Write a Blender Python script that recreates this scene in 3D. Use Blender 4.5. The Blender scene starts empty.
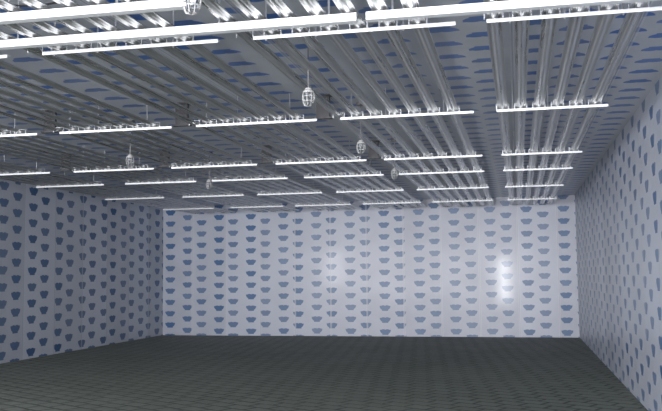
import bpy, bmesh, math, random
from mathutils import Matrix, Vector
random.seed(4)
S=bpy.context.scene
S.view_settings.view_transform='Standard'
XL,XR,YB,YF,H=-9.49,1.41,21.63,-3.0,3.49

# ---------------------------------------------------------------- materials
class NT:
    def __init__(s,name):
        s.m=bpy.data.materials.new(name); s.m.use_nodes=True
        s.t=s.m.node_tree; s.b=s.t.nodes['Principled BSDF']
    def n(s,ty,**k):
        nd=s.t.nodes.new(ty)
        for a,v in k.items(): setattr(nd,a,v)
        return nd
    def put(s,sock,v):
        if isinstance(v,bpy.types.NodeSocket): s.t.links.new(v,sock)
        else: sock.default_value=v
    def ma(s,op,a,b=0.0,c=None):
        nd=s.n('ShaderNodeMath',operation=op); s.put(nd.inputs[0],a); s.put(nd.inputs[1],b)
        if c is not None: s.put(nd.inputs[2],c)
        return nd.outputs[0]
    def ss(s,x,a,b,o0=0.0,o1=1.0):
        nd=s.n('ShaderNodeMapRange',interpolation_type='SMOOTHSTEP')
        s.put(nd.inputs[0],x); nd.inputs[1].default_value=a; nd.inputs[2].default_value=b
        nd.inputs[3].default_value=o0; nd.inputs[4].default_value=o1
        return nd.outputs[0]
    def mix(s,f,a,b):
        nd=s.n('ShaderNodeMix',data_type='RGBA')
        s.put(nd.inputs[0],f)
        for k,v in ((6,a),(7,b)):
            if isinstance(v,tuple): v=(*v,1.0) if len(v)==3 else v
            s.put(nd.inputs[k],v)
        return nd.outputs[2]
    def noise(s,vec,scale,detail=3,rough=.5):
        nd=s.n('ShaderNodeTexNoise'); s.t.links.new(vec,nd.inputs['Vector'])
        nd.inputs['Scale'].default_value=scale; nd.inputs['Detail'].default_value=detail; nd.inputs['Roughness'].default_value=rough
        return nd.outputs[0]

def panel_mat(name,axes,base=(.50,.525,.61),blue=(.012,.095,.26),cw=.45,rh=.305,lw=.14,seam=.96,rough=.36,coat=.06):
    M=NT(name)
    co=M.n('ShaderNodeTexCoord').outputs['Object']
    sp=M.n('ShaderNodeSeparateXYZ'); M.t.links.new(co,sp.inputs[0])
    u=sp.outputs[axes[0]]; v=sp.outputs[axes[1]]
    uc=M.ma('DIVIDE',u,cw); ci=M.ma('FLOOR',uc)
    jit=M.n('ShaderNodeTexWhiteNoise',noise_dimensions='1D'); M.t.links.new(ci,jit.inputs['W'])
    fu=M.ma('MULTIPLY',M.ma('SUBTRACT',M.ma('FRACT',uc),.5),cw)
    odd=M.ma('MODULO',M.ma('ABSOLUTE',ci),2.0)
    fu=M.ma('ADD',fu,M.ma('MULTIPLY',odd,.05))   # columns sit in loose pairs
    off=M.ma('ADD',M.ma('MULTIPLY',odd,.5),M.ma('MULTIPLY',jit.outputs[0],.1))
    vc=M.ma('ADD',M.ma('DIVIDE',v,rh),off); ri=M.ma('FLOOR',vc)
    fv=M.ma('MULTIPLY',M.ma('SUBTRACT',M.ma('FRACT',vc),.5),rh)
    k=lw/.165
    fu2=M.ma('DIVIDE',fu,k); fv2=M.ma('DIVIDE',fv,k)
    au=M.ma('ABSOLUTE',fu2)
    du=M.ma('DIVIDE',fu2,.168); dv=M.ma('DIVIDE',M.ma('SUBTRACT',fv2,.045),.14)
    r=M.ma('SQRT',M.ma('ADD',M.ma('MULTIPLY',du,du),M.ma('MULTIPLY',dv,dv)))
    bowl=M.ma('MULTIPLY',M.ss(r,1.03,.96),M.ss(fv2,.055,.047))
    l1=M.ma('DIVIDE',M.ma('SUBTRACT',au,.06),.06); l2=M.ma('DIVIDE',M.ma('SUBTRACT',fv2,.045),.022)
    bumps=M.ss(M.ma('SQRT',M.ma('ADD',M.ma('MULTIPLY',l1,l1),M.ma('MULTIPLY',l2,l2))),1.1,.92)
    foot=M.ma('MULTIPLY',M.ss(au,.10,.088),M.ma('MULTIPLY',M.ss(fv2,-.105,-.098),M.ss(fv2,-.07,-.077)))
    logo=M.ma('MAXIMUM',M.ma('MAXIMUM',bowl,bumps),foot)
    comb=M.n('ShaderNodeCombineXYZ'); M.t.links.new(ci,comb.inputs[0]); M.t.links.new(ri,comb.inputs[1])
    wn=M.n('ShaderNodeTexWhiteNoise',noise_dimensions='2D'); M.t.links.new(comb.outputs[0],wn.inputs['Vector'])
    cm=M.ss(jit.outputs[0],.0,1.0,.82,1.0)
    logo=M.ma('MULTIPLY',M.ma('MULTIPLY',logo,M.ss(wn.outputs[0],0,1,.88,1.0)),cm)
    pc=M.ma('DIVIDE',u,seam); pi=M.ma('FLOOR',pc)
    pw=M.n('ShaderNodeTexWhiteNoise',noise_dimensions='1D'); M.t.links.new(pi,pw.inputs['W'])
    tone=M.mix(pw.outputs[0],tuple(c*.86 for c in base),tuple(min(1,c*1.12) for c in base))
    big=M.noise(co,1.3,4)
    tone=M.mix(M.ss(big,.35,.7,0,.35),tone,tuple(min(1,c*1.2) for c in base))
    col=M.mix(logo,tone,blue)
    ps=M.ma('ABSOLUTE',M.ma('SUBTRACT',M.ma('FRACT',pc),.5))
    light=M.ma('MULTIPLY',M.ss(ps,.474,.482),.5)
    col=M.mix(light,col,(.70,.71,.76))
    seamm=M.ss(ps,.4925,.496)
    col=M.mix(M.ma('MULTIPLY',seamm,.5),col,(.15,.16,.2))
    M.t.links.new(col,M.b.inputs['Base Color'])
    M.b.inputs['Roughness'].default_value=rough
    M.b.inputs['Coat Weight'].default_value=coat; M.b.inputs['Coat Roughness'].default_value=.09
    wr=M.noise(co,7.0,4,.6)
    h=M.ma('SUBTRACT',M.ma('MULTIPLY',wr,.5),seamm)
    bp=M.n('ShaderNodeBump'); bp.inputs['Strength'].default_value=.18; bp.inputs['Distance'].default_value=.018
    M.t.links.new(h,bp.inputs['Height']); M.t.links.new(bp.outputs[0],M.b.inputs['Normal'])
    return M.m

def floor_mat():
    M=NT('paver_floor')
    co=M.n('ShaderNodeTexCoord').outputs['Object']
    mp=M.n('ShaderNodeMapping'); mp.inputs['Rotation'].default_value=(0,0,math.radians(30)); M.t.links.new(co,mp.inputs[0])
    nd=M.n('ShaderNodeTexNoise'); nd.inputs['Scale'].default_value=1.2; M.t.links.new(co,nd.inputs['Vector'])
    vm=M.n('ShaderNodeVectorMath',operation='MULTIPLY_ADD'); M.t.links.new(nd.outputs['Color'],vm.inputs[0]); vm.inputs[1].default_value=(.12,.12,0); M.t.links.new(mp.outputs[0],vm.inputs[2])
    br=M.n('ShaderNodeTexBrick'); M.t.links.new(vm.outputs[0],br.inputs['Vector'])
    br.offset=0.5
    br.inputs['Scale'].default_value=1.0
    br.inputs['Brick Width'].default_value=.34; br.inputs['Row Height'].default_value=.23
    br.inputs['Mortar Size'].default_value=.028; br.inputs['Mortar Smooth'].default_value=.6
    br.inputs['Color1'].default_value=(.205,.228,.19,1); br.inputs['Color2'].default_value=(.17,.19,.158,1)
    br.inputs['Mortar'].default_value=(.055,.064,.052,1)
    n=M.noise(co,.5,5,.6)
    col=M.mix(M.ss(n,.4,.7,0,.35),br.outputs['Color'],(.23,.245,.205))
    n2=M.noise(co,12,5,.7)
    col=M.mix(M.ss(n2,.5,.72,0,.4),col,(.31,.33,.28))
    M.t.links.new(col,M.b.inputs['Base Color']); M.b.inputs['Roughness'].default_value=.65
    h=M.ma('ADD',M.ma('MULTIPLY',br.outputs['Fac'],-1.0),M.ma('MULTIPLY',n2,.5))
    bp=M.n('ShaderNodeBump'); bp.inputs['Strength'].default_value=.8; bp.inputs['Distance'].default_value=.03
    M.t.links.new(h,bp.inputs['Height']); M.t.links.new(bp.outputs[0],M.b.inputs['Normal'])
    return M.m

def metal(name,c,rough,metallic=1.0,var=.25,scale=(30,.8,30)):
    M=NT(name); co=M.n('ShaderNodeTexCoord').outputs['Object']
    mp=M.n('ShaderNodeMapping'); mp.inputs['Scale'].default_value=scale; M.t.links.new(co,mp.inputs[0])
    n=M.noise(mp.outputs[0],1.0,4,.6)
    M.t.links.new(M.mix(n,tuple(x*(1-var) for x in c),tuple(min(1,x*(1+var)) for x in c)),M.b.inputs['Base Color'])
    M.t.links.new(M.ss(n,.2,.8,rough*.8,rough*1.25),M.b.inputs['Roughness'])
    M.b.inputs['Metallic'].default_value=metallic
    return M.m
ALU=metal('extruded_aluminium',(.60,.60,.60),.3,.85,.3)
BAR=metal('white_galvanised_bar',(.76,.77,.79),.45,.2,.06,(6,6,6))
ROD=metal('zinc_rod',(.5,.51,.53),.35,.7,.1)
DARK=metal('dark_metal',(.05,.05,.055),.5,.3,.1)
BLK=metal('black_cable',(.02,.02,.02),.5,0,.1)
YEL=metal('added_stand_yellow',(.5,.33,.03),.5,0,.1)  # paint of the added floodlight stand
WHP=metal('grey_enamel',(.42,.42,.42),.4,0,.04,(5,5,5))
STEM=metal('grey_conduit',(.2,.2,.21),.4,.4,.04,(5,5,5))
def glass():
    M=NT('lamp_glass'); M.b.inputs['Base Color'].default_value=(.7,.72,.74,1)
    co=M.n('ShaderNodeTexCoord').outputs['Object']
    M.t.links.new(M.ss(M.noise(co,20),.2,.8,.05,.15),M.b.inputs['Roughness'])
    M.b.inputs['Transmission Weight'].default_value=.95; M.b.inputs['IOR'].default_value=1.12
    return M.m
GLS=glass()

# ---------------------------------------------------------------- helpers
def obj(name,bm,mat,parent=None,smooth=False):
    me=bpy.data.meshes.new(name); bmesh.ops.recalc_face_normals(bm,faces=bm.faces[:]); bm.to_mesh(me); bm.free()
    me.materials.append(mat)
    if smooth:
        for p in me.polygons: p.use_smooth=True
    o=bpy.data.objects.new(name,me); S.collection.objects.link(o)
    if parent: o.parent=parent
    return o
def box(bm,x0,x1,y0,y1,z0,z1):
    vs=[bm.verts.new(p) for p in [(x0,y0,z0),(x1,y0,z0),(x1,y1,z0),(x0,y1,z0),(x0,y0,z1),(x1,y0,z1),(x1,y1,z1),(x0,y1,z1)]]
    for f in [(0,3,2,1),(4,5,6,7),(0,1,5,4),(1,2,6,5),(2,3,7,6),(3,0,4,7)]: bm.faces.new([vs[i] for i in f])
def tube(bm,pts,r,n=8):
    rings=[]
    for i,p in enumerate(pts):
        p=Vector(p); a=Vector(pts[max(i-1,0)]); b=Vector(pts[min(i+1,len(pts)-1)])
        d=(b-a).normalized(); ref=Vector((0,0,1)) if abs(d.z)<.9 else Vector((1,0,0))
        s=d.cross(ref).normalized(); t=s.cross(d)
        rings.append([bm.verts.new(p+(s*math.cos(2*math.pi*k/n)+t*math.sin(2*math.pi*k/n))*r) for k in range(n)])
    for A,B in zip(rings,rings[1:]):
        for k in range(n): bm.faces.new([A[k],A[(k+1)%n],B[(k+1)%n],B[k]])
    bm.faces.new(rings[0][::-1]); bm.faces.new(rings[-1])
def empty(name,loc=(0,0,0)):
    e=bpy.data.objects.new(name,None); e.location=loc; e.empty_display_size=.1; S.collection.objects.link(e); return e

# ---------------------------------------------------------------- room
T=.12
def slab(name,mat,*d):
    bm=bmesh.new(); box(bm,*d); return obj(name,bm,mat)
slab('wall_back',panel_mat('film_panel_back',(0,2)),XL-T,XR+T,YB,YB+T,0,H)
slab('wall_left',panel_mat('film_panel_left',(1,2),cw=.5,seam=1.15,rh=.32,lw=.155,base=(.60,.63,.71)),XL-T,XL,YF,YB,0,H)
slab('wall_right',panel_mat('film_panel_right',(1,2),cw=.48,seam=1.15,rh=.3,lw=.135,blue=(.035,.13,.31),base=(.53,.555,.63)),XR,XR+T,YF,YB,0,H)
slab('ceiling',panel_mat('film_panel_ceiling',(0,1),blue=(.008,.12,.44),cw=.36,rh=.42,lw=.14,base=(.56,.58,.63)),XL-T,XR+T,YF-T,YB+T,H,H+T)
slab('floor',floor_mat(),XL-T,XR+T,YF-T-6,YB+T,-.1,0)
fm=panel_mat('film_panel_front',(0,2))
bm=bmesh.new()
for a,b,z0 in [(XL-T,-9.35,0),(-9.35,-2.65,3.1),(-2.65,-1.05,0),(-1.05,-.45,2.45),(-.45,XR+T,0)]:
    box(bm,a,b,YF-T,YF,z0,H)
obj('wall_front',bm,fm)

# ---------------------------------------------------------------- pipe racks
PZ=3.20
prof=[(-.055,.012),(-.055,.004),(-.05,.004),(-.045,.008),(-.030,.008),(-.020,.004),(-.014,-.002),(-.006,-.006),(.006,-.006),(.014,-.002),(.020,.004),(.030,.008),(.045,.008),(.05,.004),(.055,.004),(.055,.012),(.045,.014),(.02,.016),(.012,.024),(0,.027),(-.012,.024),(-.02,.016),(-.045,.014)]
prof=[(a*.92,b+.007) for a,b in prof]
rows=[(2.2,0),(5.35,.15),(8.4,.11),(11.6,.06),(13.4,.02),(16.0,0),(18.9,0)]
Y0,Y1=-1.5,20.6
for (a,b) in [(-.2,.85),(-1.85,-.5),(-3.42,-2.1),(-5.02,-3.7),(-6.6,-5.3),(-8.3,-7.0)]:
    E=empty('cooling_pipe_rack',((a+b)/2,(Y0+Y1)/2,PZ)); inv=Matrix.Translation(-E.location)
    n=6 if a>-.5 else 7; xs=[a+.09+(b-a-.18)*i/(n-1) for i in range(n)]
    bm=bmesh.new()
    for x in xs:
        dz=random.uniform(0,.006)
        r0=[bm.verts.new((x+p,Y0,PZ+q+dz)) for p,q in prof]; r1=[bm.verts.new((x+p,Y1,PZ+q+dz)) for p,q in prof]
        for k in range(len(prof)):
            k2=(k+1)%len(prof); bm.faces.new([r0[k],r0[k2],r1[k2],r1[k]])
        bm.faces.new(r0); bm.faces.new(r1[::-1])
    for i in range(0,n-1):
        ye=Y1 if i%2==0 else Y0; sg=1 if i%2==0 else -1
        c=(xs[i]+xs[i+1])/2; R=(xs[i+1]-xs[i])/2
        tube(bm,[(c-R*math.cos(t),ye+sg*R*math.sin(t)-sg*.01,PZ+.02) for t in [math.pi*j/10 for j in range(11)]],.014)
    bmesh.ops.transform(bm,matrix=inv,verts=bm.verts); obj('finned_pipes',bm,ALU,E)
    bm=bmesh.new(); bc=bmesh.new()
    for y,o in rows:
        if a>-.5: o*=.3
        A,B=a+o,b+o
        box(bm,A,B,y-.02,y-.015,PZ-.024,PZ)
        box(bm,A,B,y-.015,y+.02,PZ-.005,PZ)
        for x in xs:
            box(bc,x-.062,x-.054,y-.015,y-.005,PZ,PZ+.045); box(bc,x+.054,x+.062,y-.015,y-.005,PZ,PZ+.045)
            box(bc,x-.062,x+.062,y-.015,y-.005,PZ+.045,PZ+.051)
        for x in ((xs[0]+xs[1])/2+o*.3,(xs[2]+xs[3])/2,(xs[-1]+xs[-2])/2):
            tube(bc,[(x,y+.008,PZ-.03),(x,y+.008,H+.005)],.006,6)
            tube(bc,[(x,y+.008,PZ-.02),(x,y+.008,PZ-.006)],.012,6)
    bmesh.ops.transform(bm,matrix=inv,verts=bm.verts); obj('support_bars',bm,BAR,E)
    bmesh.ops.transform(bc,matrix=inv,verts=bc.verts); obj('clips_and_hanger_rods',bc,ROD,E)

for a,b,y in [(-3.43,-.93,5.02),(-.87,1.25,5.02),(-4.6,-1.76,4.5),(-6.1,-3.6,5.06)]:
    E=empty('cross_beam',((a+b)/2,y,PZ-.05)); inv=Matrix.Translation(-E.location)
    bm=bmesh.new()
    box(bm,a,b,y-.03,y-.024,PZ-.05,PZ); box(bm,a,b,y-.024,y+.03,PZ-.05,PZ-.044); box(bm,a,b,y-.024,y+.03,PZ-.006,PZ)
    bmesh.ops.transform(bm,matrix=inv,verts=bm.verts); obj('c_channel',bm,BAR,E)
    bm=bmesh.new()
    k=a+.16
    while k<b:
        tube(bm,[(k,y+.01,PZ-.01),(k,y+.01,H+.005)],.007,6); k+=.72
    bmesh.ops.transform(bm,matrix=inv,verts=bm.verts); obj('hanger_rods',bm,ROD,E)

for x in (-1.97,-3.56,-5.16,-6.8):
    for y in (8.6,11.8):
        bm=bmesh.new()
        box(bm,-.07,.07,-.02,.02,-.24,0); box(bm,-.1,.1,-.05,.05,-.015,0); box(bm,-.1,.1,-.03,.03,-.255,-.24)
        o=obj('dark_plate',bm,DARK); o.location=(x,y,H)  # dark boxes hung from the ceiling in the gaps between racks

# ---------------------------------------------------------------- caged lamps
def lathe(bm,pr,n=20):
    rings=[[bm.verts.new((r*math.cos(2*math.pi*k/n),r*math.sin(2*math.pi*k/n),z)) for k in range(n)] for r,z in pr]
    for A,B in zip(rings,rings[1:]):
        for k in range(n): bm.faces.new([A[k],A[(k+1)%n],B[(k+1)%n],B[k]])
    bm.faces.new(rings[0]); bm.faces.new(rings[-1][::-1])
for x,y in [(-1.585,3.95),(-1.585,6.4),(-1.66,9.1),(-1.66,11.7),(-4.46,6.4),(-4.56,9.4),(-4.6,12.2)]:
    z=3.0; g=.72
    E=empty('caged_pendant_lamp',(x,y,z))
    bm=bmesh.new(); lathe(bm,[(.02*g,.10*g),(.035*g,.095*g),(.04*g,.08*g),(.062*g,.06*g),(.062*g,.045*g),(.05*g,.042*g)])
    obj('cap',bm,WHP,E,False)
    bm=bmesh.new(); tube(bm,[(0,0,.095*g),(0,0,H-z+.003)],.005); lathe(bm,[(.045,H-z-.03),(.05,H-z-.02),(.05,H-z)]); obj('stem',bm,STEM,E,False)
    bm=bmesh.new(); lathe(bm,[(.040*g,.045*g),(.045*g,.0),(.04*g,-.04*g),(.03*g,-.065*g),(.012*g,-.075*g)]); obj('glass_jar',bm,GLS,E,True)
    bm=bmesh.new()
    for k in range(8):
        c,s=math.cos(math.pi*k/4),math.sin(math.pi*k/4)
        tube(bm,[(r*c*g,r*s*g,zz*g) for r,zz in [(.06,.05),(.07,0),(.062,-.05),(.045,-.095),(.01,-.105)]],.003,5)
    for r,zz in [(.07,0),(.062,-.05)]:
        tube(bm,[(g*r*math.cos(2*math.pi*k/20),g*r*math.sin(2*math.pi*k/20),zz*g) for k in range(21)],.003,5)
    obj('wire_cage',bm,WHP,E,True)

# sagging cable looped between rods, just under the ceiling
bm=bmesh.new()
for x0,x1,y,sag in [(-2.5,-1.75,4.75,.1),(-1.75,-1.0,4.75,.12),(-3.4,-2.5,4.75,.1)]:
    tube(bm,[(x0+(x1-x0)*t,y,H-.06-sag*4*t*(1-t)) for t in [i/14 for i in range(15)]],.006,6)
    tube(bm,[(x0,y,H-.06),(x0,y,H)],.006,6); tube(bm,[(x1,y,H-.06),(x1,y,H)],.006,6)
obj('sagging_cable',bm,BLK)

# added tripod floodlight near the left wall, out of view, for the back-wall glow
FX,FY,FZ=-8.9,2.4,1.85
E=empty('added_work_light',(FX,FY,0))
bm=bmesh.new()
for k in range(3):
    t=k*2*math.pi/3+.3; tube(bm,[(0,-.12,1.0),(.42*math.cos(t),-.12+.42*math.sin(t),.01)],.014)
tube(bm,[(0,-.12,.95),(0,-.12,2.7)],.016); tube(bm,[(-.42,-.12,FZ-.55),(.42,-.12,FZ-.55)],.014); tube(bm,[(-.42,-.12,FZ+.65),(.42,-.12,FZ+.65)],.014)
obj('added_stand',bm,YEL,E)
bm=bmesh.new(); box(bm,-.5,.5,-.1,-.03,FZ-.85,FZ+.95)
for i in range(10): box(bm,-.46,.46,-.115,-.1,FZ-.8+i*.18,FZ-.78+i*.18)
obj('added_lamp_housing',bm,DARK,E)

# ---------------------------------------------------------------- light
w=bpy.data.worlds.new('sky'); S.world=w; w.use_nodes=True
bg=w.node_tree.nodes['Background']; bg.inputs[0].default_value=(.92,.96,1,1); bg.inputs[1].default_value=2.0
def area(name,loc,target,sx,sy,e,c=(1,1,1),spread=180):
    l=bpy.data.lights.new(name,'AREA'); l.shape='RECTANGLE'; l.size=sx; l.size_y=sy; l.energy=e; l.color=c; l.spread=math.radians(spread)
    o=bpy.data.objects.new(name,l); S.collection.objects.link(o); o.location=loc
    o.rotation_euler=(Vector(target)-Vector(loc)).to_track_quat('-Z','Y').to_euler(); return o
area('daylight_loading_opening',(-6.0,YF+.1,1.65),(-5.6,12,2.0),6.6,2.8,920,(.99,.985,1))
area('added_wall_fill',(-.9,YF+.3,2.2),(-4,12,2.6),4.0,1.6,300,(.99,.985,1))  # added fill that brightens the left wall, no lamp known here
area('daylight_door_gap',(-.75,YF+.35,1.2),(-.75,20,1.2),.36,2.3,105,(.98,.98,1),60)
area('added_glow_light',(FX,FY,FZ+.05),(FX+.6,20,FZ+.2),.95,1.7,210,(.99,.99,1),130)  # invented source, makes the soft glow on the back wall

# ---------------------------------------------------------------- camera
cd=bpy.data.cameras.new('camera'); co=bpy.data.objects.new('camera',cd); S.collection.objects.link(co)
R=Matrix.Rotation(.217,3,'Z')@Matrix.Rotation(math.pi/2+.0812,3,'X')@Matrix.Rotation(-.0103,3,'Z')
co.matrix_world=Matrix.Translation((0,0,1.6))@R.to_4x4()
cd.sensor_width=36; cd.lens=845.05*36/662; cd.clip_start=.05
S.camera=co
